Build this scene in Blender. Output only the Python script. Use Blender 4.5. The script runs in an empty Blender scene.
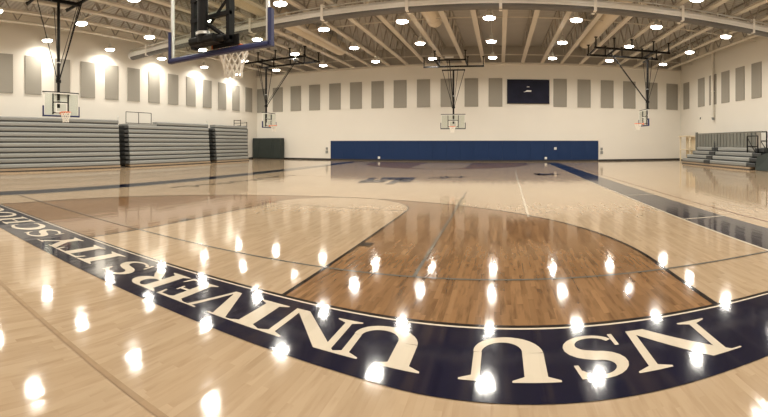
import bpy, math, random
from mathutils import Vector, Matrix
random.seed(7)
S = bpy.context.scene
COL = S.collection
PI = math.pi

# ------------------------------------------------------------------ camera (a phone panorama: central cylindrical)
F, XC, YH, EYE = 407.0, 500.0, 142.9, 1.60
cd = bpy.data.cameras.new('camera'); cam = bpy.data.objects.new('camera', cd); COL.objects.link(cam)
cam.location = (0, 0, EYE); cam.rotation_euler = (PI/2, 0, 0)
cd.type = 'PANO'; cd.panorama_type = 'CENTRAL_CYLINDRICAL'
cd.central_cylindrical_radius = 1.0
cd.central_cylindrical_range_u_min = -XC/F
cd.central_cylindrical_range_u_max = (768-XC)/F
cd.central_cylindrical_range_v_min = -(417-YH)/F
cd.central_cylindrical_range_v_max = YH/F
cd.clip_start = .05; cd.clip_end = 200
S.camera = cam

def ang(px): return (px-XC)/F
def fl(px, py):                       # where a sight line meets the floor
    r = EYE*F/(py-YH); a = ang(px); return (r*math.sin(a), r*math.cos(a))

# ------------------------------------------------------------------ room size
XL, XR, YF, YB = -23.8, 16.65, 35.0, -7.0
ZJ, ZD = 8.45, 9.9                    # bottom of the joists, roof deck

# ------------------------------------------------------------------ materials
def lin(c): return tuple((v/255/12.92 if v/255 <= .04045 else ((v/255+.055)/1.055)**2.4) for v in c)
def new_mat(name):
    m = bpy.data.materials.new(name); m.use_nodes = True
    nt = m.node_tree; b = nt.nodes['Principled BSDF']; return m, nt, b
def N(nt, t, **kw):
    n = nt.nodes.new(t)
    for k, v in kw.items(): setattr(n, k, v)
    return n
def mix(nt, fac, a, b, mode='MIX'):
    n = N(nt, 'ShaderNodeMix', data_type='RGBA', blend_type=mode)
    for s, v in ((n.inputs[0], fac), (n.inputs[6], a), (n.inputs[7], b)):
        if hasattr(v, 'is_linked'): nt.links.new(v, s)
        else: s.default_value = v if not isinstance(v, tuple) else (*v[:3], 1)
    return n.outputs[2]
def math_(nt, op, a, b=None, c=None):
    n = N(nt, 'ShaderNodeMath', operation=op)
    for s, v in zip(n.inputs, (a, b, c)):
        if v is None: continue
        if hasattr(v, 'is_linked'): nt.links.new(v, s)
        else: s.default_value = v
    return n.outputs[0]
def plain(name, rgb, rough=.5, metal=0, var=.06, scale=6, bump=0, spec=None):
    """painted / moulded surface with a faint procedural mottling"""
    m, nt, b = new_mat(name)
    geo = N(nt, 'ShaderNodeNewGeometry')
    no = N(nt, 'ShaderNodeTexNoise'); no.inputs['Scale'].default_value = scale; no.inputs['Detail'].default_value = 3
    nt.links.new(geo.outputs['Position'], no.inputs['Vector'])
    c = rgb
    dark = tuple(max(0, v*(1-var)) for v in c); lite = tuple(min(1, v*(1+var)) for v in c)
    nt.links.new(mix(nt, no.outputs['Fac'], dark, lite), b.inputs['Base Color'])
    b.inputs['Roughness'].default_value = rough; b.inputs['Metallic'].default_value = metal
    if spec is not None: b.inputs['Specular IOR Level'].default_value = spec
    if bump:
        bp = N(nt, 'ShaderNodeBump'); bp.inputs['Strength'].default_value = bump; bp.inputs['Distance'].default_value = .02
        nt.links.new(no.outputs['Fac'], bp.inputs['Height']); nt.links.new(bp.outputs['Normal'], b.inputs['Normal'])
    return m

def floor_finish(name, build):
    """lacquered strip floor: BUILD(nt, strip, grain) gives the base colour; every strip lies a hair out of true"""
    m, nt, b = new_mat(name)
    geo = N(nt, 'ShaderNodeNewGeometry'); sx = N(nt, 'ShaderNodeSeparateXYZ'); nt.links.new(geo.outputs['Position'], sx.inputs[0])
    X, Y = sx.outputs[0], sx.outputs[1]
    W = .057
    row = math_(nt, 'FLOOR', math_(nt, 'DIVIDE', X, W))
    wr = N(nt, 'ShaderNodeTexWhiteNoise', noise_dimensions='1D'); nt.links.new(row, wr.inputs['W'])
    yo = math_(nt, 'ADD', math_(nt, 'DIVIDE', Y, .62), math_(nt, 'MULTIPLY', wr.outputs['Value'], 17.0))
    seg = math_(nt, 'FLOOR', yo)
    cb = N(nt, 'ShaderNodeCombineXYZ'); nt.links.new(row, cb.inputs[0]); nt.links.new(seg, cb.inputs[1])
    wn = N(nt, 'ShaderNodeTexWhiteNoise', noise_dimensions='3D'); nt.links.new(cb.outputs[0], wn.inputs['Vector'])
    # grain, long along the strips
    cg = N(nt, 'ShaderNodeCombineXYZ')
    nt.links.new(math_(nt, 'MULTIPLY', X, 16.0), cg.inputs[0]); nt.links.new(math_(nt, 'MULTIPLY', Y, 2.2), cg.inputs[1])
    nt.links.new(math_(nt, 'MULTIPLY', wn.outputs['Value'], 9.0), cg.inputs[2])
    gr = N(nt, 'ShaderNodeTexNoise'); gr.inputs['Scale'].default_value = 1.0; gr.inputs['Detail'].default_value = 4
    nt.links.new(cg.outputs[0], gr.inputs['Vector'])
    nt.links.new(build(nt, wn.outputs['Value'], gr.outputs['Fac']), b.inputs['Base Color'])
    b.inputs['Roughness'].default_value = .075
    b.inputs['IOR'].default_value = 1.55
    # tilt of each strip + slow waves
    wv = N(nt, 'ShaderNodeTexNoise'); wv.inputs['Scale'].default_value = 3.0; wv.inputs['Detail'].default_value = 2
    nt.links.new(geo.outputs['Position'], wv.inputs['Vector'])
    def tilt(col, wave, a, w):
        v1 = math_(nt, 'MULTIPLY', math_(nt, 'SUBTRACT', col, .5), a)
        return math_(nt, 'ADD', v1, math_(nt, 'MULTIPLY', math_(nt, 'SUBTRACT', wave, .5), w))
    sc = N(nt, 'ShaderNodeSeparateColor'); nt.links.new(wn.outputs['Color'], sc.inputs[0])
    sw = N(nt, 'ShaderNodeSeparateColor'); nt.links.new(wv.outputs['Color'], sw.inputs[0])
    cn = N(nt, 'ShaderNodeCombineXYZ')
    nt.links.new(tilt(sc.outputs[0], sw.outputs[0], .012, .002), cn.inputs[0])
    nt.links.new(tilt(sc.outputs[1], sw.outputs[1], .0045, .001), cn.inputs[1]); cn.inputs[2].default_value = 1
    nn = N(nt, 'ShaderNodeVectorMath', operation='NORMALIZE'); nt.links.new(cn.outputs[0], nn.inputs[0])
    nt.links.new(nn.outputs[0], b.inputs['Normal'])
    return m
def wood(c0, c1, c2):
    def build(nt, strip, grain):
        base = mix(nt, strip, c0, c1)
        k = math_(nt, 'SMOOTHSTEP', .60, .80, grain) if False else None
        mr = N(nt, 'ShaderNodeMapRange'); mr.inputs[1].default_value = .48; mr.inputs[2].default_value = .78
        nt.links.new(grain, mr.inputs[0])
        return mix(nt, math_(nt, 'MULTIPLY', mr.outputs[0], .75), base, c2)
    return build
def paint(c, v=.10):
    def build(nt, strip, grain):
        return mix(nt, strip, tuple(x*(1-v) for x in c), tuple(x*(1+v) for x in c))
    return build

M = {}
M['maple'] = floor_finish('maple_strip_floor', wood((.375,.278,.178), (.33,.238,.148), (.265,.178,.105)))
M['stain'] = floor_finish('stained_strip_floor', wood((.235,.13,.060), (.165,.088,.039), (.055,.028,.013)))
M['navy_paint'] = floor_finish('navy_court_paint', paint((.004,.005,.018)))
M['cream_paint'] = floor_finish('cream_court_paint', paint((.52,.455,.355), .03))
M['black_paint'] = floor_finish('black_court_paint', paint(lin((26,22,22))))
M['grey_paint'] = floor_finish('grey_court_paint', paint((.115,.108,.092), .04))
M['tan_paint'] = floor_finish('tan_court_paint', paint((.285,.198,.12), .04))
M['maroon_paint'] = floor_finish('maroon_court_paint', paint(lin((110,58,44)), .04))

def block_wall(name, rgb):
    m, nt, b = new_mat(name)
    geo = N(nt, 'ShaderNodeNewGeometry')
    no = N(nt, 'ShaderNodeTexNoise'); no.inputs['Scale'].default_value = .5; no.inputs['Detail'].default_value = 4
    nt.links.new(geo.outputs['Position'], no.inputs['Vector'])
    nt.links.new(mix(nt, no.outputs['Fac'], tuple(v*.96 for v in rgb), tuple(min(1, v*1.03) for v in rgb)), b.inputs['Base Color'])
    fine = N(nt, 'ShaderNodeTexNoise'); fine.inputs['Scale'].default_value = 60
    nt.links.new(geo.outputs['Position'], fine.inputs['Vector'])
    bp = N(nt, 'ShaderNodeBump'); bp.inputs['Strength'].default_value = .15; bp.inputs['Distance'].default_value = .004
    nt.links.new(fine.outputs['Fac'], bp.inputs['Height']); nt.links.new(bp.outputs['Normal'], b.inputs['Normal'])
    b.inputs['Roughness'].default_value = .75
    return m
M['wall'] = block_wall('cream_painted_wall', (.75, .71, .63))
def deck_mat():
    m, nt, b = new_mat('ribbed_roof_deck')
    geo = N(nt, 'ShaderNodeNewGeometry'); sx = N(nt, 'ShaderNodeSeparateXYZ'); nt.links.new(geo.outputs['Position'], sx.inputs[0])
    s = math_(nt, 'SINE', math_(nt, 'MULTIPLY', sx.outputs[1], 2*PI/.3))
    f = math_(nt, 'MULTIPLY_ADD', s, .5, .5)
    no = N(nt, 'ShaderNodeTexNoise'); no.inputs['Scale'].default_value = 1.2; nt.links.new(geo.outputs['Position'], no.inputs['Vector'])
    c = mix(nt, f, (.35, .34, .32), (.52, .50, .47))
    nt.links.new(mix(nt, math_(nt, 'MULTIPLY', no.outputs['Fac'], .5), c, (.40, .37, .325)), b.inputs['Base Color'])
    b.inputs['Roughness'].default_value = .7
    return m
M['deck'] = deck_mat()
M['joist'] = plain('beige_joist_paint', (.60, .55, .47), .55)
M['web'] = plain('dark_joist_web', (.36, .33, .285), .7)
M['duct'] = plain('beige_duct_paint', (.62, .54, .42), .5)
M['panel'] = plain('grey_acoustic_fabric', lin((150,145,134)), .9, scale=25, var=.05)
M['navy_vinyl'] = plain('navy_wall_pad_vinyl', lin((17,44,84)), .55, spec=.3, var=.05, scale=2)
M['navy_foam'] = plain('navy_backboard_padding', lin((30,36,84)), .45)
M['black_steel'] = plain('black_steel', (.009, .0085, .0085), .55, spec=.18)
M['steel'] = plain('bright_steel', (.72, .72, .70), .28, .85)
M['white_metal'] = plain('white_painted_metal', (.80, .78, .72), .4)
M['orange'] = plain('orange_rim_paint', (.75, .16, .04), .4)
M['net'] = plain('white_net_cord', (.86, .82, .74), .8)
M['seat'] = plain('grey_bleacher_plastic', (.235,.24,.225), .5, var=.05)
M['seat_light'] = plain('pale_grey_bleacher_panel', (.275,.28,.262), .5, var=.05)
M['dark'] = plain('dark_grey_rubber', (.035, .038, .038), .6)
M['charcoal'] = plain('charcoal_vinyl_cover', lin((50,56,53)), .6, spec=.25, var=.15, scale=3)
M['kick'] = plain('tan_wooden_kickboard', (.36,.27,.18), .5)
M['black_base'] = plain('black_rubber_baseboard', (.02, .018, .018), .5)
M['curtain'] = plain('silver_vinyl_curtain', (.86, .86, .84), .35, .1)
M['curtain_dark'] = plain('dark_grey_curtain', (.14, .135, .13), .5)
M['beige_rack'] = plain('pale_beige_rack', lin((222,208,180)), .5)
M['score'] = plain('dark_navy_scoreboard_face', (.012, .013, .028), .6, spec=.15, var=.5, scale=1.5)
M['score_frame'] = plain('black_scoreboard_frame', (.012, .012, .014), .4)
M['slat_grey'] = plain('grey_folded_panel', (.17,.172,.15), .55)
M['strap'] = plain('white_webbing_strap', (.90, .88, .84), .6)
def emit(name, rgb, s):
    m = bpy.data.materials.new(name); m.use_nodes = True; nt = m.node_tree
    b = nt.nodes['Principled BSDF']; b.inputs['Base Color'].default_value = (.9, .9, .85, 1)
    b.inputs['Emission Color'].default_value = (*rgb, 1); b.inputs['Emission Strength'].default_value = s
    return m
M['lens'] = emit('lit_lamp_lens', (1, .94, .83), 30)
def glass_mat():
    m = bpy.data.materials.new('clear_backboard_glass'); m.use_nodes = True; nt = m.node_tree
    for n in list(nt.nodes):
        if n.type == 'BSDF_PRINCIPLED': nt.nodes.remove(n)
    out = [n for n in nt.nodes if n.type == 'OUTPUT_MATERIAL'][0]
    tr = N(nt, 'ShaderNodeBsdfTransparent'); tr.inputs[0].default_value = (.90, .93, .91, 1)
    gl = N(nt, 'ShaderNodeBsdfGlossy'); gl.inputs['Roughness'].default_value = .03
    lw = N(nt, 'ShaderNodeLayerWeight'); lw.inputs[0].default_value = .5
    fr = N(nt, 'ShaderNodeMath', operation='MULTIPLY_ADD'); nt.links.new(math_(nt, 'POWER', lw.outputs['Facing'], 4.0), fr.inputs[0]); fr.inputs[1].default_value = .5; fr.inputs[2].default_value = .025
    mx = N(nt, 'ShaderNodeMixShader')
    nt.links.new(fr.outputs[0], mx.inputs[0]); nt.links.new(tr.outputs[0], mx.inputs[1]); nt.links.new(gl.outputs[0], mx.inputs[2])
    nt.links.new(mx.outputs[0], out.inputs[0]); return m
M['glass'] = glass_mat()

# ------------------------------------------------------------------ mesh helpers
class MB:
    def __init__(s): s.v = []; s.f = []; s.smooth = []
    def add(s, vs, fs, smooth=False):
        o = len(s.v); s.v += [tuple(v) for v in vs]
        for f in fs: s.f.append([i+o for i in f]); s.smooth.append(smooth)
        return s
    def box(s, x0, x1, y0, y1, z0, z1):
        vs = [(x, y, z) for z in (z0, z1) for y in (y0, y1) for x in (x0, x1)]
        return s.add(vs, [(0,2,3,1),(4,5,7,6),(0,1,5,4),(2,6,7,3),(0,4,6,2),(1,3,7,5)])
    def bbox(s, x0, x1, y0, y1, z0, z1, b=.01):
        """a box with chamfered edges along its longest axis"""
        d = (x1-x0, y1-y0, z1-z0); ax = d.index(max(d))
        lo, hi = (x0, y0, z0), (x1, y1, z1)
        u, w = [i for i in range(3) if i != ax]
        b = min(b, d[u]*.45, d[w]*.45)
        ring = [(lo[u]+b, lo[w]), (hi[u]-b, lo[w]), (hi[u], lo[w]+b), (hi[u], hi[w]-b), (hi[u]-b, hi[w]), (lo[u]+b, hi[w]), (lo[u], hi[w]-b), (lo[u], lo[w]+b)]
        vs = []
        for t in (lo[ax], hi[ax]):
            for p in ring:
                q = [0, 0, 0]; q[ax] = t; q[u] = p[0]; q[w] = p[1]; vs.append(q)
        fs = [tuple(range(8)), tuple(range(15, 7, -1))] + [(i, i+8, (i+1) % 8+8, (i+1) % 8) for i in range(8)]
        return s.add(vs, fs)
    def tube(s, p0, p1, r, n=10, r1=None, cap=True):
        p0, p1 = Vector(p0), Vector(p1); d = (p1-p0).normalized()
        a = d.orthogonal().normalized(); b = d.cross(a); r1 = r if r1 is None else r1
        vs = [p0+(a*math.cos(2*PI*i/n)+b*math.sin(2*PI*i/n))*r for i in range(n)] + [p1+(a*math.cos(2*PI*i/n)+b*math.sin(2*PI*i/n))*r1 for i in range(n)]
        s.add(vs, [(i, (i+1) % n, n+(i+1) % n, n+i) for i in range(n)], True)
        if cap: s.add(vs[:n], [tuple(range(n-1, -1, -1))]); s.add(vs[n:], [tuple(range(n))])
        return s
    def path(s, pts, r, n=8):
        for a, b in zip(pts, pts[1:]): s.tube(a, b, r, n)
        return s
    def bar(s, p0, p1, w, h):
        """square bar between two points, W wide and H high"""
        p0, p1 = Vector(p0), Vector(p1); d = (p1-p0).normalized()
        up = Vector((0, 0, 1)) if abs(d.z) < .98 else Vector((0, 1, 0))
        a = d.cross(up).normalized(); b = a.cross(d).normalized()
        vs = [p+a*i*w/2+b*j*h/2 for p in (p0, p1) for i, j in ((-1,-1),(1,-1),(1,1),(-1,1))]
        return s.add(vs, [(3,2,1,0),(4,5,6,7),(0,1,5,4),(1,2,6,5),(2,3,7,6),(3,0,4,7)])
    def lathe(s, prof, n=24, c=(0,0,0), smooth=True):
        vs = [(c[0]+r*math.cos(2*PI*i/n), c[1]+r*math.sin(2*PI*i/n), c[2]+z) for r, z in prof for i in range(n)]
        fs = [(k*n+i, k*n+(i+1) % n, (k+1)*n+(i+1) % n, (k+1)*n+i) for k in range(len(prof)-1) for i in range(n)]
        return s.add(vs, fs, smooth)
    def torus(s, c, R, r, n=28, m=8):
        vs = []
        for i in range(n):
            a = 2*PI*i/n
            for j in range(m):
                b = 2*PI*j/m; q = R+r*math.cos(b)
                vs.append((c[0]+q*math.cos(a), c[1]+q*math.sin(a), c[2]+r*math.sin(b)))
        return s.add(vs, [(i*m+j, ((i+1) % n)*m+j, ((i+1) % n)*m+(j+1) % m, i*m+(j+1) % m) for i in range(n) for j in range(m)], True)
    def extrude(s, prof, axis, a, b, smooth=False):
        """closed profile (list of 2-tuples in the two other axes) swept from A to B along AXIS"""
        u, w = [i for i in range(3) if i != axis]; n = len(prof); vs = []
        for t in (a, b):
            for p in prof:
                q = [0, 0, 0]; q[axis] = t; q[u] = p[0]; q[w] = p[1]; vs.append(q)
        s.add(vs, [(i, (i+1) % n, n+(i+1) % n, n+i) for i in range(n)], smooth)
        s.add(vs[:n], [tuple(range(n))]); s.add(vs[n:], [tuple(range(n-1, -1, -1))])
        return s
    def build(s, name, mat, parent=None, loc=None, **tags):
        me = bpy.data.meshes.new(name); me.from_pydata(s.v, [], s.f); me.validate(); me.update()
        import bmesh
        if getattr(s, 'flat', False): pass
        else:
          bm = bmesh.new(); bm.from_mesh(me); bmesh.ops.recalc_face_normals(bm, faces=bm.faces); bm.to_mesh(me); bm.free()
        if any(s.smooth) and len(me.polygons) == len(s.smooth):
            for p, q in zip(me.polygons, s.smooth): p.use_smooth = q
        me.materials.append(M[mat] if isinstance(mat, str) else mat)
        o = bpy.data.objects.new(name, me); COL.objects.link(o)
        if parent: o.parent = parent
        if loc: o.location = loc
        for k, v in tags.items(): o[k] = v
        return o
def thing(name, label, cat, loc=(0,0,0), rz=0, group=None):
    o = bpy.data.objects.new(name, None); COL.objects.link(o); o.empty_display_size = .2
    o.location = loc; o.rotation_euler = (0, 0, rz); o['label'] = label; o['category'] = cat
    if group: o['group'] = group
    return o
def tag(o, label, cat, group=None):
    o['label'] = label; o['category'] = cat
    if group: o['group'] = group
    return o
def dup(root, loc, rz=None, label=None):
    r = root.copy(); COL.objects.link(r); r.location = loc
    if rz is not None: r.rotation_euler = (0, 0, rz)
    if label: r['label'] = label
    for ch in list(root.children):
        c = ch.copy(); COL.objects.link(c); c.parent = r
        for g in ch.children:
            d = g.copy(); COL.objects.link(d); d.parent = c
    return r
def struct(o): o['kind'] = 'structure'; return o
ORD = ['first','second','third','fourth','fifth','sixth','seventh','eighth','ninth','tenth','eleventh','twelfth','thirteenth','fourteenth']

# ------------------------------------------------------------------ the shell
floor = struct(MB().box(XL-.3, XR+.3, YB-.3, YF+.3, -.2, 0).build('floor', 'maple'))
struct(MB().box(XL-.3, XR+.3, YF, YF+.3, 0, ZD).build('wall_far', 'wall'))
struct(MB().box(XL-.3, XL, YB, YF, 0, ZD).build('wall_left', 'wall'))
struct(MB().box(XR, XR+.3, YB, YF, 0, ZD).build('wall_right', 'wall'))
struct(MB().box(XL-.3, XR+.3, YB-.3, YB, 0, ZD).build('wall_back', 'wall'))
ceil = struct(MB().box(XL-.3, XR+.3, YB-.3, YF+.3, ZD, ZD+.2).build('ceiling', 'deck'))
struct(MB().box(XL, -15.45, YF-.025, YF, 0, .14).box(8.65, XR, YF-.025, YF, 0, .14).box(-15.45, 8.65, YF-.025, YF, 0, .05).build('baseboard_far', 'black_base'))
struct(MB().box(XR-.025, XR, YB, YF-.03, 0, .14).build('baseboard_right', 'black_base'))
struct(MB().box(XL, XL+.025, YB, YF-.03, 0, .14).build('baseboard_left', 'black_base'))
# girder along the top of the far wall: a pale bottom flange, a dark web above it
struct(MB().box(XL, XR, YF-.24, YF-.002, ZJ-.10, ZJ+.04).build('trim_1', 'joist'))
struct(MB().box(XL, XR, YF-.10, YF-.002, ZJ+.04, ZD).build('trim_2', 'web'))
struct(MB().box(XL+.002, XL+.05, YB, YF-.3, ZD-.22, ZD-.02).build('trim_3', 'joist'))
struct(MB().box(XR-.05, XR-.002, YB, YF-.3, ZD-.22, ZD-.02).build('trim_4', 'joist'))
# long open-web joists running away from the camera
JX = [.27+1.672*i for i in range(-13, 10)]
for x in JX:
    if not (XL+.8 < x < XR-.4): continue
    j = MB().box(x-.14, x+.14, YB, YF-.25, ZJ, ZJ+.10).build('joist', 'joist', ceil); j['kind'] = 'structure'
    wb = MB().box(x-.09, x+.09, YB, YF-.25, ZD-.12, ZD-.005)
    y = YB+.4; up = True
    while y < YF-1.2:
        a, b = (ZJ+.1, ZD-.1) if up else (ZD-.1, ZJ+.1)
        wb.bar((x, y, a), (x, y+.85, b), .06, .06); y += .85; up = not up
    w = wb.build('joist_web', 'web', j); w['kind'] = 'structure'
br = MB()
for y in (-2, 5, 12, 22.6, 32.2): br.box(XL+.2, XR-.2, y-.03, y+.03, ZJ+.115, ZJ+.175)
o = br.build('joist_bridging', 'joist', ceil); o['kind'] = 'structure'

# ------------------------------------------------------------------ painted court (lies on the floor, part of it)
def deco(mb, name, mat):
    for i, f in enumerate(mb.f):
        a, b, c = (Vector(mb.v[k]) for k in f[:3]); area = 0
        for k in range(len(f)):
            p, q = mb.v[f[k]], mb.v[f[(k+1) % len(f)]]; area += p[0]*q[1]-p[1]*q[0]
        if area < 0: mb.f[i] = f[::-1]
    mb.flat = True
    o = mb.build(name, mat, floor); o['kind'] = 'structure'; return o
AX, R3, HOOP_Y = -4.0, 6.04, 5.05           # court axis, three-point radius, near hoop
BL = 3.50                                    # near baseline
FBL = BL+28.65
LW, FT = 1.83, 5.79
SLR, SLL, BW = 3.70, -11.62, .96             # inner edges of the sideline bands, their width
def interp(tab, x):
    """smooth curve through a few points"""
    if x <= tab[0][0]: return tab[0][1]
    if x >= tab[-1][0]: return tab[-1][1]
    for i in range(len(tab)-1):
        if tab[i][0] <= x <= tab[i+1][0]:
            (x0, y0), (x1, y1) = tab[i], tab[i+1]
            def slope(k):
                if k <= 0 or k >= len(tab)-1: return 0
                return (tab[k+1][1]-tab[k-1][1])/(tab[k+1][0]-tab[k-1][0])
            t = (x-x0)/(x1-x0); h = x1-x0
            return (2*t**3-3*t*t+1)*y0+(t**3-2*t*t+t)*h*slope(i)+(-2*t**3+3*t*t)*y1+(t**3-t*t)*h*slope(i+1)
UP = [(-13, 3.55), (-9.9, 3.57), (-7.64, 3.64), (-4.9, 3.67), (-2.8, 3.685), (-1.6, 3.63), (-.6, 3.565), (.48, 3.51), (2.0, 3.46), (2.64, 3.45), (6, 3.43)]
LO = [(-13, 2.5), (-7.2, 2.58), (-5.03, 2.63), (-3.1, 2.675), (-2.09, 2.67), (-1.17, 2.625), (-.44, 2.53), (.9, 2.43), (1.87, 2.415), (6, 2.40)]
U = lambda x: interp(UP, x)
L = lambda x: interp(LO, x)
def strip(mb, f0, f1, x0, x1, z, n=90):
    xs = [x0+(x1-x0)*i/n for i in range(n+1)]
    vs = [(x, f0(x), z) for x in xs]+[(x, f1(x), z) for x in xs]
    mb.add(vs, [(i, i+1, n+2+i, n+1+i) for i in range(n)])
    return mb
def line(mb, p, q, w, z):
    d = Vector((q[0]-p[0], q[1]-p[1])); d.normalize(); n = Vector((-d.y, d.x))*w/2
    mb.add([(p[0]+n.x, p[1]+n.y, z), (p[0]-n.x, p[1]-n.y, z), (q[0]-n.x, q[1]-n.y, z), (q[0]+n.x, q[1]+n.y, z)], [(0,1,2,3)])
    return mb
def ring(mb, c, r0, r1, a0, a1, z, n=64):
    vs = []
    for i in range(n+1):
        a = a0+(a1-a0)*i/n
        vs += [(c[0]+r0*math.cos(a), c[1]+r0*math.sin(a), z), (c[0]+r1*math.cos(a), c[1]+r1*math.sin(a), z)]
    mb.add(vs, [(2*i, 2*i+2, 2*i+3, 2*i+1) for i in range(n)]); return mb
Z1, Z2, Z3, Z4, Z5 = .0012, .0024, .0036, .0048, .006
def half_court(near):
    s = 1 if near else -1
    by = BL if near else FBL; hy = by+s*1.57
    # stained area inside the three-point line
    pts = [(AX+R3, hy)]+[(AX+R3*math.cos(a), hy+s*R3*math.sin(a)) for a in [PI*i/60 for i in range(1, 60)]]+[(AX-R3, hy)]
    mb = MB()
    xs = [p[0] for p in pts]
    vs = []
    for x, y in pts: vs += [(x, (U(x) if near else by), Z1), (x, y, Z1)]
    mb.add(vs, [(2*i, 2*i+2, 2*i+3, 2*i+1) for i in range(len(pts)-1)])
    deco(mb, 'stained_area', 'stain')
    # lane and free-throw half circle in plain maple
    fy = by+s*FT
    mb = MB(); xs = [AX-LW+2*LW*i/40 for i in range(41)]; vs = []
    for x in xs: vs += [(x, (U(x) if near else by), Z2), (x, fy+s*math.sqrt(max(0, LW*LW-(x-AX)**2)), Z2)]
    mb.add(vs, [(2*i, 2*i+2, 2*i+3, 2*i+1) for i in range(40)])
    deco(mb, 'lane_area', 'maple')
    mb = MB()
    ring(mb, (AX, hy), R3-.025, R3+.03, 0, s*PI, Z3, 90)
    for sx in (-1, 1):
        x = AX+sx*R3; line(mb, (x, (U(x) if near else by)), (x, hy), .055, Z3)
        x = AX+sx*LW; line(mb, (x, (U(x) if near else by)), (x, fy), .05, Z3)
    ring(mb, (AX, fy), LW-.02, LW+.02, 0, s*PI, Z3)
    line(mb, (AX-LW, fy), (AX+LW, fy), .035, Z3)
    deco(mb, 'court_line', 'black_paint')
    mb = MB()
    for sx in (-1, 1):
        x = AX+sx*(LW+.10)
        mb.add([(x-.10, by+s*2.45, Z4), (x+.10, by+s*2.45, Z4), (x+.10, by+s*2.68, Z4), (x-.10, by+s*2.68, Z4)], [(0,1,2,3)])
    deco(mb, 'lane_block', 'black_paint')
half_court(True); half_court(False)
# baseline band with its lettering
mb = strip(MB(), L, lambda x: U(x)-.05, SLL-BW, SLR+BW, Z4, 140); deco(mb, 'baseline_band', 'navy_paint')
mb = strip(MB(), lambda x: U(x)-.05, lambda x: U(x)-.022, SLL-BW, SLR+BW, Z4, 140)
deco(mb, 'band_edge_line', 'cream_paint')
mb = strip(MB(), lambda x: U(x)-.022, lambda x: U(x)+.028, SLL-BW, SLR+BW, Z4, 140); deco(mb, 'baseline', 'black_paint')
# sideline bands
for sgn, x in ((1, SLR), (-1, SLL)):
    mb = MB(); x0, x1 = sorted((x, x+sgn*BW))
    mb.add([(x0, 3.40, Z3), (x1, 3.40, Z3), (x1, FBL+.9, Z3), (x0, FBL+.9, Z3)], [(0,1,2,3)]); deco(mb, 'sideline_band', 'navy_paint')
    mb = MB(); line(mb, (x, 3.42), (x, FBL), .045, Z4); deco(mb, 'sideline', 'cream_paint')
mb = MB()
for y in (7.66, 11.8): line(mb, (SLR-.02, y), (SLR+BW, y-.06), .06, Z5)
deco(mb, 'coaching_box_line', 'cream_paint')
mb = MB(); mb.add([(SLL-BW, FBL, Z4), (SLR+BW, FBL, Z4), (SLR+BW, FBL+.5, Z4), (SLL-BW, FBL+.5, Z4)], [(0,1,2,3)]); deco(mb, 'baseline_band', 'navy_paint')
# other courts' lines
mb = MB(); line(mb, (SLL, 4.74), (SLR, 4.74), .045, Z5); line(mb, (-1.02, 4.74), (-1.10, 13.4), .045, Z5); deco(mb, 'cross_court_line', 'grey_paint')
mb = MB(); line(mb, (.62, 8.8), (.85, 23.0), .05, Z3); deco(mb, 'cross_court_line', 'cream_paint')
mb = MB(); line(mb, (-9.0, 1.50), (2.0, 1.66), .05, Z3); deco(mb, 'cross_court_line', 'tan_paint')
mb = MB(); line(mb, (5.05, 3.0), (5.05, 30.0), .035, Z3); line(mb, (SLL+.3, 17.7), (SLR, 17.7), .03, Z1); deco(mb, 'cross_court_line', 'maroon_paint')

# --- serif lettering, drawn letter by letter
def stem(g, x0, x1, y0=0, y1=1, top=True, bot=True, ov=.11):
    xm = (x0+x1)/2
    n = 6
    for i in range(n):
        a, b = y0+(y1-y0)*i/n, y0+(y1-y0)*(i+1)/n
        g.append([(x0, a), (x1, a), (x1, b), (x0, b)])
    for on, y, s in ((bot, y0, 1), (top, y1, -1)):
        if on:
            g.append([(x0-ov, y), (x1+ov, y), (x1+ov, y+s*.035), (x0-ov, y+s*.035)])
            g.append([(x0-ov, y+s*.035), (x1+ov, y+s*.035), (x1, y+s*.11), (x0, y+s*.11)])
def rib(g, pts, ws):
    n = len(pts); P = [Vector(p) for p in pts]; nor = []
    for i in range(n):
        d = P[min(i+1, n-1)]-P[max(i-1, 0)]; d.normalize(); nor.append(Vector((-d.y, d.x)))
    for i in range(n-1):
        a, b = nor[i]*ws[i]/2, nor[i+1]*ws[i+1]/2
        g.append([P[i]+a, P[i]-a, P[i+1]-b, P[i+1]+b])
def arc_pts(c, rx, ry, a0, a1, n): return [(c[0]+rx*math.cos(math.radians(a0+(a1-a0)*i/n)), c[1]+ry*math.sin(math.radians(a0+(a1-a0)*i/n))) for i in range(n+1)]
TK, TN = .20, .09
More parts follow.
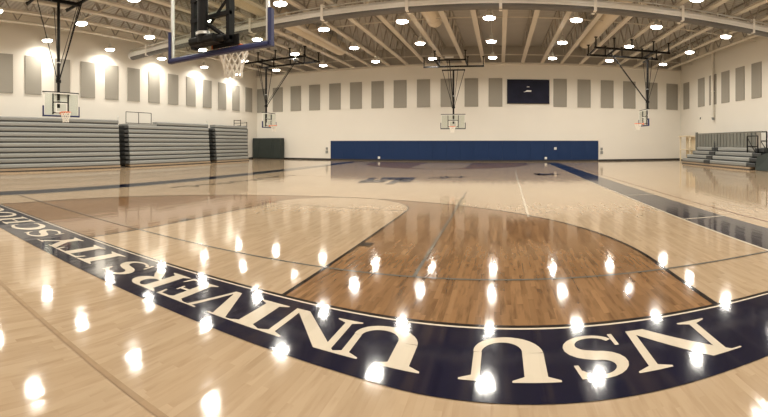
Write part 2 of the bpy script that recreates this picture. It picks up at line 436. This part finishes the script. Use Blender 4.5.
def glyph(ch):
    g = []; w = .8
    if ch == 'I': stem(g, .13, .33); w = .46
    elif ch == 'N':
        w = 1.0; stem(g, .13, .21, top=False); stem(g, .80, .88, bot=False)
        g.append([(.0, 1), (.27, 1), (.27, .965), (.0, .965)])
        for i in range(6):
            a, b = i/6, (i+1)/6
            g.append([(.07+.63*a, 1-a), (.30+.58*a, 1-a), (.30+.58*b, 1-b), (.07+.63*b, 1-b)])
    elif ch == 'U':
        w = .94; stem(g, .12, .33, .38, 1, bot=False); stem(g, .73, .81, .38, 1, bot=False)
        p = arc_pts((.50, .38), .275, .33, 180, 360, 16); rib(g, p, [.21-.13*(i/16) for i in range(17)])
    elif ch == 'V':
        w = .92
        for i in range(5):
            a, b = i/5, (i+1)/5
            g.append([(.06+.36*a, 1-a), (.30+.24*a, 1-a), (.30+.24*b, 1-b), (.06+.36*b, 1-b)])
            g.append([(.74-.26*a, 1-a), (.83-.29*a, 1-a), (.83-.29*b, 1-b), (.74-.26*b, 1-b)])
        g.append([(-.02, 1), (.40, 1), (.40, .96), (-.02, .96)]); g.append([(.64, 1), (.94, 1), (.94, .96), (.64, .96)])
    elif ch in 'EL':
        w = .72; stem(g, .12, .32, top=True)
        g.append([(.3, 0), (.68, 0), (.68, .07), (.3, .07)]); g.append([(.60, .06), (.68, .06), (.71, .26), (.67, .26)])
        if ch == 'E':
            g.append([(.3, 1), (.64, 1), (.64, .93), (.3, .93)]); g.append([(.57, .94), (.64, .94), (.65, .76), (.61, .76)])
            g.append([(.3, .55), (.52, .55), (.52, .48), (.3, .48)]); g.append([(.49, .62), (.53, .62), (.53, .41), (.49, .41)])
    elif ch == 'R':
        w = .86; stem(g, .12, .32)
        rib(g, [(.3, .965)]+arc_pts((.40, .73), .21, .235, 90, -90, 12)+[(.3, .495)], [.07]+[.07+.12*math.sin(PI*i/12) for i in range(13)]+[.07])
        rib(g, [(.40, .50), (.56, .28), (.72, .05), (.84, .02)], [.14, .19, .17, .05])
    elif ch == 'S':
        w = .68
        p = arc_pts((.33, .735), .225, .225, 25, 270, 14)+arc_pts((.33, .265), .235, .225, 90, -155, 14)[1:]
        n = len(p); rib(g, p, [.07+.14*math.exp(-((i-(n-1)/2)/(n*.20))**2) for i in range(n)])
        g.append([(.49, .98), (.54, .98), (.58, .70), (.535, .70)]); g.append([(.10, .02), (.05, .02), (.03, .32), (.075, .32)])
    elif ch == 'T':
        w = .82; stem(g, .31, .51, top=False)
        g.append([(.02, 1), (.80, 1), (.80, .93), (.02, .93)]); g.append([(.02, .94), (.10, .94), (.05, .74), (.0, .74)]); g.append([(.72, .94), (.80, .94), (.82, .74), (.77, .74)])
    elif ch == 'Y':
        w = .90; stem(g, .36, .55, 0, .46, top=False)
        rib(g, [(.16, .98), (.30, .74), (.46, .44)], [.20, .19, .18]); rib(g, [(.77, .98), (.65, .74), (.50, .44)], [.08, .08, .09])
        g.append([(.0, 1), (.36, 1), (.36, .96), (.0, .96)]); g.append([(.62, 1), (.92, 1), (.92, .96), (.62, .96)])
    elif ch == 'C':
        w = .86; p = arc_pts((.46, .5), .36, .45, 48, 312, 24); rib(g, p, [.07+.14*math.sin(PI*i/24) for i in range(25)])
        g.append([(.68, .95), (.74, .95), (.77, .66), (.72, .66)])
    elif ch == 'O':
        w = .96; p = arc_pts((.46, .5), .36, .45, 0, 360, 32); rib(g, p, [.09+.12*abs(math.cos(2*PI*i/32)) for i in range(33)])
    elif ch == 'H':
        w = 1.0; stem(g, .12, .32); stem(g, .66, .86); g.append([(.3, .54), (.68, .54), (.68, .47), (.3, .47)])
    return g, w
def letter(mb, ch, x_start, width, t0, t1):
    """reading direction runs to -X; the foot of the letter lies towards the court"""
    g, w = glyph(ch)
    for kk, poly in enumerate(g):
        vs = []
        for u, v in poly:
            x = x_start-u/w*width
            t = t1+(t0-t1)*v
            vs.append((x, L(x)+(U(x)-.05-L(x))*t, Z5+5e-5*kk))
        mb.add(vs, [tuple(range(len(vs)))])
LET = [('N', 1.36, .84), ('S', .70, .50), ('U', .06, .72), ('U', -.92, .74), ('N', -1.57, .80), ('I', -2.12, .36), ('V', -2.58, .60), ('E', -3.08, .42), ('R', -3.58, .58),
       ('S', -4.13, .46), ('I', -4.70, .36), ('T', -5.18, .62), ('Y', -5.78, .64), ('S', -6.50, .54), ('C', -7.14, .64), ('H', -7.80, .68), ('O', -8.55, .68), ('O', -9.28, .68), ('L', -9.92, .56)]
for ch, xc, wd in LET:
    mb = MB(); letter(mb, ch, xc+wd/2, wd, .22, .84); deco(mb, 'painted_letter', 'cream_paint')

# --- centre emblem and faint script along the sidelines
def px_poly(mb, pts, z, ox, oy, sc):
    mb.add([(*fl(ox+x/sc, oy+y/sc), z) for x, y in pts], [tuple(range(len(pts)))])
mb = MB()
for p in ([(235,96),(415,96),(404,107),(222,108)], [(310,105),(352,105),(296,132),(252,132)], [(165,99),(204,97),(180,112),(110,120)], [(108,116),(262,110),(240,122),(98,126)], [(330,110),(404,108),(380,121),(320,121)]):
    px_poly(mb, p, Z5, 340, 160, 5.486)
deco(mb, 'centre_emblem', 'navy_paint')
def squiggle(mb, p, q, h, n, z, seed, w=.08):
    rnd = random.Random(seed); p, q = Vector(p), Vector(q); d = q-p; nrm = Vector((-d.y, d.x)).normalized()
    pts = [p+d*(i/n)+nrm*h*rnd.uniform(-.5, .5) for i in range(n+1)]
    g = []; rib(g, [tuple(a) for a in pts], [w*rnd.uniform(.6, 1.5) for _ in pts])
    for poly in g: mb.add([(v[0], v[1], z) for v in poly], [(0,1,2,3)])
mb = MB(); squiggle(mb, (-3.3, 18.3), (-1.6, 19.0), 1.3, 18, Z5, 3, .09); deco(mb, 'court_script', 'navy_paint')
mb = MB(); squiggle(mb, (-10.4, 10.0), (-9.9, 17.6), .55, 44, Z5, 5, .10); deco(mb, 'court_script', 'black_paint')
mb = MB(); squiggle(mb, (1.7, 20.5), (2.9, 20.8), 1.6, 16, Z5, 9, .16); deco(mb, 'court_script', 'navy_paint')

# ------------------------------------------------------------------ ceiling lights
FX = [-22.9, -18.75, -14.2, -9.65, -5.12, -.55, 3.97, 8.45, 12.95]
FY = [30.6, 25.75, 20.9, 16.1, 11.3, 6.5]
proto = thing('ceiling_light', '', 'light', group='round high bay lights hung in rows under the roof')
MB().lathe([(.02, .42), (.10, .41), (.13, .22), (.27, .14), (.33, .06), (.335, .0), (.315, 0), (.30, .05)], 20).build('lamp_housing', 'white_metal', proto)
MB().lathe([(.305, .012), (.295, -.03), (.25, -.058), (.12, -.066), (.004, -.068)], 20).build('lens', 'lens', proto)
MB().tube((0, 0, .40), (0, 0, 1.89), .014, 6).build('hanger_rod', 'white_metal', proto)
first = True
for j, y in enumerate(FY):
    for i, x in enumerate(FX):
        if j == 5 and i > 4: continue
        row = ['row nearest far wall', 'second row from far wall', 'third row from far wall', 'fourth row from far wall', 'fifth row from far wall', 'sixth row from far wall'][j]
        pos = 'beside left wall' if i == 0 else ('nearest right wall' if i == 8 else '%s from left wall' % ORD[i])
        lab = 'lit round ceiling light, %s, %s' % (pos, row)
        if first: proto.location = (x, y, 8.02); proto['label'] = lab; first = False
        else: dup(proto, (x, y, 8.02), label=lab)
# the light of each fixture, shining down out of its housing (the rows over and behind the camera too)
for y in FY+[1.7, -3.1]:
    for i, x in enumerate(FX):
        ld = bpy.data.lights.new('high_bay_lamp', 'AREA'); ld.shape = 'DISK'; ld.size = .5; ld.energy = 125; ld.color = (1, .945, .85); ld.spread = math.radians(160)
        lo = bpy.data.objects.new('high_bay_lamp', ld); COL.objects.link(lo); lo.location = (x, y, 7.945)

# ------------------------------------------------------------------ ducts and divider curtain
def duct(x, y0, y1, z, r, label):
    t = thing('air_duct', label, 'duct', (x, y0, z), group='round air ducts between the roof joists')
    mb = MB(); n = 24
    prof = [(r*math.cos(2*PI*i/n), r*math.sin(2*PI*i/n)) for i in range(n)]
    mb.extrude(prof, 1, 0, y1-y0, True); mb.build('duct_body', 'duct', t)
    y = 1.2
    while y < y1-y0:
        MB().extrude([(p[0]*1.025, p[1]*1.025) for p in prof], 1, y-.03, y+.03).build('duct_seam', 'duct', t); y += 4.8
    return t
duct(-12.22, -6.9, 29.6, 9.02, .54, 'long beige air duct in the roof left of the middle hoop')
duct(-3.87, -6.9, 24.0, 8.98, .50, 'beige air duct ending above the middle hoop at the far end')
duct(6.15, -6.9, 29.0, 9.0, .52, 'wide beige air duct in the roof above the right hoop frame')

CY, CZ = 18.4, 7.98
t = thing('divider_curtain', 'silver divider curtain rolled up under the roof from wall to wall', 'curtain', (0, CY, CZ))
def lobes(r, n=36, k=9, a=.07, ph=0): return [((r+a*r*math.cos(k*2*PI*i/n+ph))*math.cos(2*PI*i/n), (r+a*r*math.cos(k*2*PI*i/n+ph))*math.sin(2*PI*i/n)) for i in range(n)]
MB().extrude(lobes(.25), 0, XL+.25, XR-.15, True).build('curtain_roll', 'curtain', t)
MB().extrude([(p[0]*.9-.01, p[1]*.55-.20) for p in lobes(.25, a=.05)], 0, XL+.5, XR-.3, True).build('curtain_lower_edge', 'curtain_dark', t)  # darker grey lower edge under the silver roll
MB().tube((XL+.2, 0, .40), (XR-.1, 0, .40), .04, 8).build('track_pipe', 'steel', t)
sx = -21.5
xs = [-21.5, -17.15, -12.8, -8.49, -4.23, 0.03, 4.33, 8.75, 13.05]
for x in xs:
    MB().box(x-.07, x+.07, -.30, -.27, -.30, .42).box(x-.07, x+.07, .27, .30, -.30, .42).box(x-.07, x+.07, -.30, .30, -.33, -.30).box(x-.05, x+.05, -.05, .05, .36, .47).build('lifting_strap', 'strap', t)
for a, b in zip(xs, xs[1:]):
    m_ = (a+b)/2
    MB().box(m_-.03, m_+.03, -.03, .03, .25, .47).build('pipe_hanger', 'white_metal', t)

# ------------------------------------------------------------------ wall fittings
panels = []
def panel_mesh(): return MB().bbox(-.59, .59, -.05, 0, 0, 2.44, .02)
# far wall: face -Y, mesh spans y -0.05..0
FPX = [262.0, 277.85, 295.9, 314.65, 335, 356.05, 377.7, 400.15, 423.55, 447.35, 471.4, 495.5]
FPR = [560.1, 584.05, 607.15, 629.3, 651.5, 672]
def far_x(px): return YF*math.tan(ang(px))
GP = 'grey acoustic panels high on the walls'
base = panel_mesh().build('acoustic_panel', 'panel')
allp = []
for k, px in enumerate(reversed(FPX)):
    n = 'right beside the scoreboard on its left' if k == 0 else 'far wall, %s to the left of the scoreboard' % ORD[k]
    allp.append((max(far_x(px), XL+.62), YF-.002, 0, 'tall grey acoustic panel, '+n))
for k, px in enumerate(FPR):
    n = 'right beside the scoreboard on its right' if k == 0 else 'far wall, %s to the right of the scoreboard' % ORD[k]
    allp.append((far_x(px), YF-.002, 0, 'tall grey acoustic panel, '+n))
LPY = [8.75, 10.73, 12.85, 14.85, 16.87, 18.87, 20.9, 22.95, 25.05, 27.15, 29.25, 31.35, 33.5]
for k, y in enumerate(reversed(LPY)):
    allp.append((XL+.002, y, PI/2, 'tall grey acoustic panel on the left wall, %s' % ('nearest the far corner' if k == 0 else '%s from the far corner' % ORD[k])))
for k, y in enumerate([33.75, 30.85, 28.86, 26.9, 24.85, 22.8]):
    allp.append((XR-.002, y, -PI/2, 'tall grey acoustic panel on the right wall, %s' % ('nearest the far corner' if k == 0 else ('behind the white downpipe' if k == 2 else '%s from the far corner' % ORD[k]))))
for k, (x, y, rz, lab) in enumerate(allp):
    o = base if k == 0 else base.copy()
    if k: COL.objects.link(o)
    o.location = (x, y, 4.72); o.rotation_euler = (0, 0, rz)
    tag(o, lab, 'wall panel', GP)

# scoreboard
t = thing('scoreboard', 'dark navy scoreboard switched off, high on the far wall', 'scoreboard', (2.43, YF-.12, 4.97))
MB().bbox(-1.83, 1.83, 0, .115, 0, 2.09, .02).build('scoreboard_case', 'score_frame', t)
MB().box(-1.77, 1.77, -.012, 0, .06, 2.03).build('display_face', 'score', t)
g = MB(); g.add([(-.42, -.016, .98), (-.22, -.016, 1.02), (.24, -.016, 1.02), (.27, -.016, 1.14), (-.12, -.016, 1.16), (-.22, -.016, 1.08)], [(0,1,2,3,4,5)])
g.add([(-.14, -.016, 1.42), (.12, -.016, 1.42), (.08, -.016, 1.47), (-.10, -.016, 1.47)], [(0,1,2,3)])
g.build('mark', 'white_metal', t)  # small pale marks on the dark display face
# blue pads along the foot of the far wall
t = thing('wall_padding', 'long navy blue padding along the foot of the far wall', 'wall padding', (-3.42, YF-.002, .05))
mb = MB(); n = 20; w = 24.05/n
for i in range(n):
    x0 = -12.02+i*w
    mb.bbox(x0+.0015, x0+w-.0015, -.075, 0, .05, 1.72, .006)
mb.build('pad_cover', 'navy_vinyl', t)
MB().box(-12.03, 12.03, -.10, 0, -.05, .08).build('pad_base_rail', 'black_base', t)
MB().box(-12.03, 12.03, -.05, 0, 1.72, 1.745).build('pad_top_rail', 'dark', t)
def plate(x, z, lab):
    t = thing('outlet_cover', lab, 'outlet', (x, YF-.078, z))
    MB().bbox(-.10, .10, -.014, 0, -.10, .10, .008).build('cover_plate', 'white_metal', t)
    for z_ in (-.05, .02): MB().box(-.03, .03, -.02, -.012, z_, z_+.03).build('socket', 'seat', t)
plate(-10.7, .28, 'small white outlet cover low on the left part of the blue padding')
plate(3.95, .28, 'small white outlet cover low on the right part of the blue padding')
plate(4.78, 1.12, 'small white outlet cover higher up on the right part of the blue padding')
def wallbox(x, lab):
    t = thing('control_box', lab, 'wall box', (x, YF-.002, .62))
    MB().bbox(-.12, .12, -.07, 0, 0, .26, .01).build('box_body', 'seat_light', t)
    MB().bbox(-.10, .10, -.06, 0, .34, .56, .01).build('switch_box', 'seat', t)
    MB().tube((0, -.02, .25), (0, -.02, .35), .018, 8).build('conduit', 'seat', t)
wallbox(-15.85, 'small grey switch boxes on the wall left of the blue padding')
wallbox(8.92, 'small grey switch boxes on the wall right of the blue padding')
# charcoal covered stack in the left corner
t = thing('covered_mat_stack', 'charcoal vinyl covered upright stack standing in the far left corner', 'mat stack', (-22.05, 34.35, 0))
mb = MB(); nx, nz = 14, 10; vs = []
W2, Hh = 1.62, 2.08
mb.bbox(-W2, W2, -.30, .50, .06, Hh, .05); mb.build('vinyl_cover', 'charcoal', t)
for x in (-1.05, .45, .72): MB().tube((x, -.30, .1), (x+.25, -.305, Hh-.05), .02, 6).build('cover_fold', 'charcoal', t)
mb = MB().box(-W2+.05, W2-.05, -.26, .45, 0, .06); mb.build('base_skid', 'dark', t)
# downpipe and sensor on the right wall
t = thing('downpipe', 'white downpipe running down the right wall between the acoustic panels', 'pipe', (XR-.19, 28.6, 3.55))
MB().tube((0, 0, .12), (0, 0, 6.3), .115, 16).build('pipe', 'wall', t)
for z_ in (2.2, 5.0): MB().box(-.10, .186, -.09, .09, z_, z_+.06).build('pipe_bracket', 'white_metal', t)
MB().tube((0, 0, .12), (.06, 0, 0), .11, 14).tube((.06, 0, 0), (.07, 0, -.10), .11, 14).build('pipe_elbow', 'seat_light', t)
o = MB().bbox(-.05, 0, -.07, .07, -.09, .09, .01).box(-.07, -.05, -.03, .03, -.03, .03).build('wall_sensor', 'seat', None, (XR-.002, 31.0, 3.72))
tag(o, 'tiny grey sensor on the right wall near the corner', 'sensor')

# ------------------------------------------------------------------ basketball hoops hung from the roof
def hoop(label, loc, rz, kind, lift=0, bar=0):
    t = thing('basketball_hoop', label, 'basketball hoop', loc, rz)
    bb = MB().box(-.90, .90, -.03, 0, 2.91, 3.96).build('backboard', 'glass', t)
    fr = MB()
    for x in (-.915, .875): fr.box(x, x+.035, -.04, .01, 2.90, 3.97)
    fr.box(-.915, .915, -.04, .01, 2.90, 2.94).box(-.915, .915, -.04, .01, 3.93, 3.97); fr.build('board_frame', 'steel' if kind == 'near' else 'white_metal', bb)
    sq = MB()
    for x in (-.305, .255): sq.box(x, x+.05, .001, .004, 3.06, 3.51)
    sq.box(-.255, .255, .001, .004, 3.46, 3.51).box(-.255, .255, .001, .004, 3.06, 3.11); sq.build('target_square', 'white_metal', bb)
    pd = MB().bbox(-.96, .96, -.07, .04, 2.865, 2.94, .02)
    for x in (-.965, .905): pd.bbox(x, x+.06, -.07, .04, 2.87, 3.36, .02)
    pd.build('edge_padding', 'navy_foam' if kind != 'far' else 'dark', t)
    rm = MB().torus((0, .40, 3.05), .232, .014 if kind == 'near' else .022); 
    rm.box(-.10, .10, .002, .03, 2.97, 3.09).bar((-.07, .03, 3.03), (-.07, .22, 3.04), .02, .03).bar((.07, .03, 3.03), (.07, .22, 3.04), .02, .03)
    rm.build('rim', 'orange', t)
    nt_ = MB(); n = 12; rr = .009 if kind == 'near' else .014
    lv = [(.228, 3.045), (.215, 2.96), (.185, 2.87), (.155, 2.78), (.135, 2.69), (.14, 2.60)]
    for k in range(len(lv)-1):
        for i in range(n):
            a0 = 2*PI*(i+.5*(k % 2))/n
            for s in (-1, 1):
                a1 = a0+s*PI/n
                nt_.tube((lv[k][0]*math.cos(a0), .40+lv[k][0]*math.sin(a0), lv[k][1]), (lv[k+1][0]*math.cos(a1), .40+lv[k+1][0]*math.sin(a1), lv[k+1][1]), rr, 5, cap=False)
    nt_.build('net', 'net', t)
    mf = MB()
    if kind == 'near':
        for x in (-.33, .33): mf.box(x-.03, x+.03, -.16, -.04, 2.98, 3.72)
        for z in (3.02, 3.36, 3.66): mf.box(-.36, .36, -.17, -.10, z, z+.055)
        mf.bbox(-.22, .22, -.36, -.10, 2.98, 3.09, .03).bar((-.30, -.10, 3.05), (.30, -.10, 3.62), .03, .03)
        for x in (-.33, .33): mf.tube((x, -.13, 3.02), (0, -.30, 3.30), .03, 8)
        mf.tube((0, -.30, 3.02), (.30, -.20, 3.04), .05, 8).box(-.02, .44, -.06, -.035, 2.95, 3.10)
    else:
        for x in (-.40, .40): mf.box(x-.022, x+.022, -.13, -.05, 2.98, 4.02)
        for z in (3.04, 3.52, 3.98): mf.box(-.42, .42, -.13, -.08, z, z+.045)
        mf.bar((-.95, -.06, 4.0), (.95, -.06, 4.0), .04, .05).bar((0, -.10, 3.54), (0, -.32, 3.54), .05, .05)
    mf.build('mount_frame', 'black_steel', t)
    ms = MB().tube((0, -.30, 3.0 if kind == 'near' else 3.3), (0, -.30, 7.45+bar), .075 if kind != 'far' else .07, 12)
    ms.tube((0, -.30, 4.48), (0, -.30, 4.62), .13, 12).build('mast', 'black_steel', t)
    for z_ in (3.60, 3.10 if kind == 'near' else 5.4): MB().tube((0, -.30, z_), (0, -.30, z_+.04), .10, 12).build('mast_collar', 'steel', t)
    k_ = (2.84+bar)/2.84; MB().bar((-.9*k_, -.30, 7.42+bar), (.9*k_, -.30, 7.42+bar), .08, .10).build('top_bar', 'black_steel', t)
    for s in (-1, 1):
        MB().tube((s*.86*k_, -.30, 7.40+bar), (s*.05, -.30, 4.56), .022, 8).build('side_brace', 'black_steel', t)
    MB().tube((0, -.25, 4.56), (0, 2.3, 7.72+lift), .032, 8).tube((.16, -.25, 4.60), (.16, 2.3, 7.72+lift), .016, 6).build('fore_brace', 'black_steel', t)
    MB().tube((-.25, -1.25, 7.72+lift), (-.03, -.33, 4.60), .018, 6).build('back_brace', 'black_steel', t)
    cf = MB()
    y0, y1 = (-1.5, 3.7) if kind != 'far' else (-.30, 2.0)
    for x in (-1.1, 1.1): cf.bar((x, y0, 7.76+lift), (x, y1, 7.76+lift), .09, .12)
    for y in ((-.30, 2.3, 3.6) if kind != 'far' else (2.0,)): cf.bar((-1.2, y, 7.74+lift), (1.2, y, 7.74+lift), .08, .10)
    if kind == 'far': cf.bar((-2.35, -.30, 7.70), (2.35, -.30, 7.70), .10, .12)
    cf.build('ceiling_frame', 'black_steel', t)
    hs = [(x, y) for x in (-1.1, 1.1) for y in ((-1.4, -.3, 1.2, 2.4, 3.6) if kind != 'far' else (-.3, 1.9))]
    if kind == 'far': hs += [(-2.3, -.3), (2.3, -.3)]
    for x, y in hs:
        MB().box(x-.035, x+.035, y-.035, y+.035, 7.70+lift, 8.44).box(x-.09, x+.09, y-.09, y+.09, 8.40, 8.445).build('hanger', 'black_steel', t)
    w = MB().tube((.30, 2.3, 7.88+lift), (-.30, 2.3, 7.88+lift), .07, 12).build('winch', 'steel', t)
    return t
hoop('near glass backboard with navy padding seen from behind at upper left', (-3.78, 4.52, 0), 0, 'near')
hoop('glass backboard hoop hanging in front of the left bleachers', (-16.6, 8.93, -.06), -PI/2, 'side', .62, .88)
hoop('small hoop hanging before the charcoal stack in the far left corner', (-16.6, 26.1, -.14), -PI/2, 'side')
hoop('hoop hanging before the middle of the blue wall padding', (-3.57, 30.8, -.22), PI, 'far')
hoop('hoop facing left, hanging right of the blue wall padding', (9.6, 26.1, -.14), PI/2, 'side')

# ------------------------------------------------------------------ bleachers, left: pushed back, three sections
BX = -21.2
def section(y0, y1, label, rows=10, platform=False, end=False):
    t = thing('bleacher_section', label, 'bleachers', (BX, y0, 0), group='grey bleachers pushed back along the left wall')
    w = y1-y0
    for i in range(rows):
        z = .20+i*.297; x = -i*.02
        yy = 2.6 if (platform and i == rows-1) else 0
        h = .212
        # seat nose with a rounded top, its thin shadow line below put in as a dark riser
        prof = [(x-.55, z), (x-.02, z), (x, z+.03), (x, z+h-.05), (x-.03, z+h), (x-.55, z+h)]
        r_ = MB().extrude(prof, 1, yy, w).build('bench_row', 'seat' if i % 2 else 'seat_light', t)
        MB().box(x-.50, x-.03, yy+.01, w-.01, z-.084, z-.001).build('shadow_riser', 'dark', r_)
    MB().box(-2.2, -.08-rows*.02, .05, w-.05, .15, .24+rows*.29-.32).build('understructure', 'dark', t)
    MB().box(-.5, .05, 0, w, .045, .155).build('kickboard', 'kick', t)
    MB().box(-.5, .06, 0, w, 0, .045).build('base_skid', 'black_base', t)
    if platform:
        zz = .20+(rows-1)*.297-.02
        rl = MB()
        for y in (.15, 1.25, 2.4): rl.tube((-.62, y, zz-.05), (-.62, y, zz+.85), .022, 8)
        rl.tube((-.62, .15, zz+.85), (-.62, 2.4, zz+.85), .022, 8).tube((-.62, .15, zz+.1), (-.62, 2.4, zz+.1), .02, 8)
        rl.build('guard_rail', 'black_steel', t)
        MB().box(-1.2, -.20, 0, 2.55, zz-.06, zz+.04).build('platform', 'seat_light', t)
    if end:
        rl = MB(); zt = .20+rows*.297
        for x in (-.25, -.95, -1.7): rl.tube((x, w+.06, .1), (x, w+.06, zt+.55-(.25 if x > -.5 else 0)), .03, 8)
        for z in (zt+.5, zt+.25, zt): rl.tube((-1.7, w+.06, z), (-.95, w+.06, z), .025, 8)
        for z in (zt+.25, zt-.05, 1.6, .8): rl.tube((-.95, w+.06, z), (-.25, w+.06, z), .025, 8)
        rl.build('end_rail', 'black_steel', t)
        MB().box(-2.2, -.1, w, w+.03, .2, zt-.3).build('end_panel', 'seat', t)
    # aisle steps: dark blocks at the near end of each row
    for i in range(rows-1):
        z = .24+i*.29
        MB().bbox(-.55-i*.02, .05-i*.02, -.38, -.02, z+.02, z+.19, .03).build('aisle_step', 'dark', t)
    hr = MB(); zt = .24+(rows-1)*.29
    hr.path([(-.3, -.75, zt-.5), (-.3, -.75, zt+.42), (-.36, -.70, zt+.52), (-.50, -.62, zt+.52), (-.56, -.55, zt+.42), (-.56, -.55, zt-.1)], .022, 6)
    hr.build('aisle_handrail', 'steel', t)
    return t
section(7.55, 15.70, 'grey bleacher section at the left edge, behind the hanging hoop')
section(16.50, 24.55, 'middle grey bleacher section with a guard rail on top', platform=True)
section(25.35, 29.85, 'short grey bleacher section nearest the far corner, with end rails', end=True)

# ------------------------------------------------------------------ bleachers, right: partly open
t = thing('bleacher_section', 'grey bleachers partly opened against the right wall', 'bleachers', (13.9, 19.7, 0))
W = 9.2
for i in range(4):
    z = .20+i*.29; x = i*.22; e = W-(.0, .3, .9, 1.2)[i]
    prof = [(x, z+.03), (x+.02, z), (x+.75, z), (x+.75, z+.215), (x+.03, z+.215), (x, z+.175)]
    r_ = MB().extrude(prof, 1, .45, e).build('bench_row', 'seat_light' if i % 2 else 'seat', t)
    MB().box(x+.04, x+.70, .46, e-.01, z-.071, z-.001).build('shadow_riser', 'dark', r_)  # dark box standing in for the shadow line under each row
    MB().bbox(x+.02, x+.60, -.45, .40, z-.03, z+.20, .03).build('end_step', 'dark', t)
MB().box(-.04, .6, 0, W, .05, .15).build('kickboard', 'kick', t)
MB().box(-.05, .6, 0, W, 0, .05).build('base_skid', 'black_base', t)
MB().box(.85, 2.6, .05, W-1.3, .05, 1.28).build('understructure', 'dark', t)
y = .85
while y < 8.3:
    MB().bbox(.98, 1.05, y, y+.34, 1.33, 2.24, .03).build('folded_chair_back', 'slat_grey', t); y += .425
MB().box(1.06, 1.12, .4, 8.6, 1.28, 2.28).build('back_panel', 'web', t)
MB().tube((1.0, .1, 2.30), (1.0, 8.7, 2.30), .03, 8).build('top_rail', 'slat_grey', t)
MB().bbox(.92, 1.10, 8.62, 8.80, 1.0, 2.42, .03).build('end_post', 'slat_grey', t)
for i in range(4):
    x = i*.22; z = .20+i*.29
    MB().bbox(x-.08, x+.3, 4.85, 5.6, z-.05, z+.21, .02).build('aisle_step', 'dark', t)
MB().path([(.55, 5.1, 1.05), (.55, 5.1, 1.58), (.60, 5.2, 1.68), (.75, 5.5, 1.68), (.8, 5.6, 1.58), (.8, 5.6, 1.3)], .035, 8).build('aisle_handrail', 'dark', t)
for x, y0_, y1_, z0_, z1_ in ((.60, .05, 1.15, .75, 2.02), (1.20, -.05, 1.05, 1.15, 2.28), (1.75, -.8, .3, 1.3, 2.55)):
    er = MB()
    for y_ in (y0_, y1_): er.tube((x, y_, z0_-.3), (x, y_, z1_), .045, 8)
    for z_ in (z1_, (z0_+z1_)/2): er.tube((x, y0_, z_), (x, y1_, z_), .035, 8)
    er.tube((x, y0_, z0_), (x, y1_, z1_-.1), .025, 8)
    er.build('end_rail', 'black_steel', t)
mb = MB(); mb.add([(.0, -2.1, .02), (2.3, -2.1, .02), (2.3, -.50, .02), (.0, -.50, .02), (.4, -1.9, 1.20), (2.3, -1.9, 1.35), (2.3, -.50, 1.25), (.15, -.50, .80)], [(0,1,2,3),(4,5,6,7),(0,1,5,4),(1,2,6,5),(2,3,7,6),(3,0,4,7)])
mb.build('end_cover', 'charcoal', t)
# pale rack beyond the right bleachers
t = thing('storage_rack', 'pale beige upright rack behind the far end of the right bleachers', 'rack', (15.45, 31.0, 0))
for x in (-.3, .3):
    for y in (-.9, .9): MB().bbox(x-.05, x+.05, y-.05, y+.05, 0, 2.12, .01).build('post', 'beige_rack', t)
MB().bbox(-.42, .42, -1.0, 1.0, 2.12, 2.22, .02).build('top_shelf', 'beige_rack', t)
MB().bbox(-.36, .36, -.94, .94, 1.0, 1.06, .02).bbox(-.36, .36, -.94, .94, .2, .26, .02).build('shelf', 'beige_rack', t)
MB().box(.28, .31, -.9, .9, .26, 2.1).build('back_panel', 'beige_rack', t)

# ------------------------------------------------------------------ world and view
w = bpy.data.worlds.new('world'); S.world = w; w.use_nodes = True
w.node_tree.nodes['Background'].inputs[0].default_value = (1, .92, .8, 1); w.node_tree.nodes['Background'].inputs[1].default_value = .02
S.view_settings.view_transform = 'Standard'; S.view_settings.look = 'None'
S.view_settings.exposure = 0; S.view_settings.gamma = 1
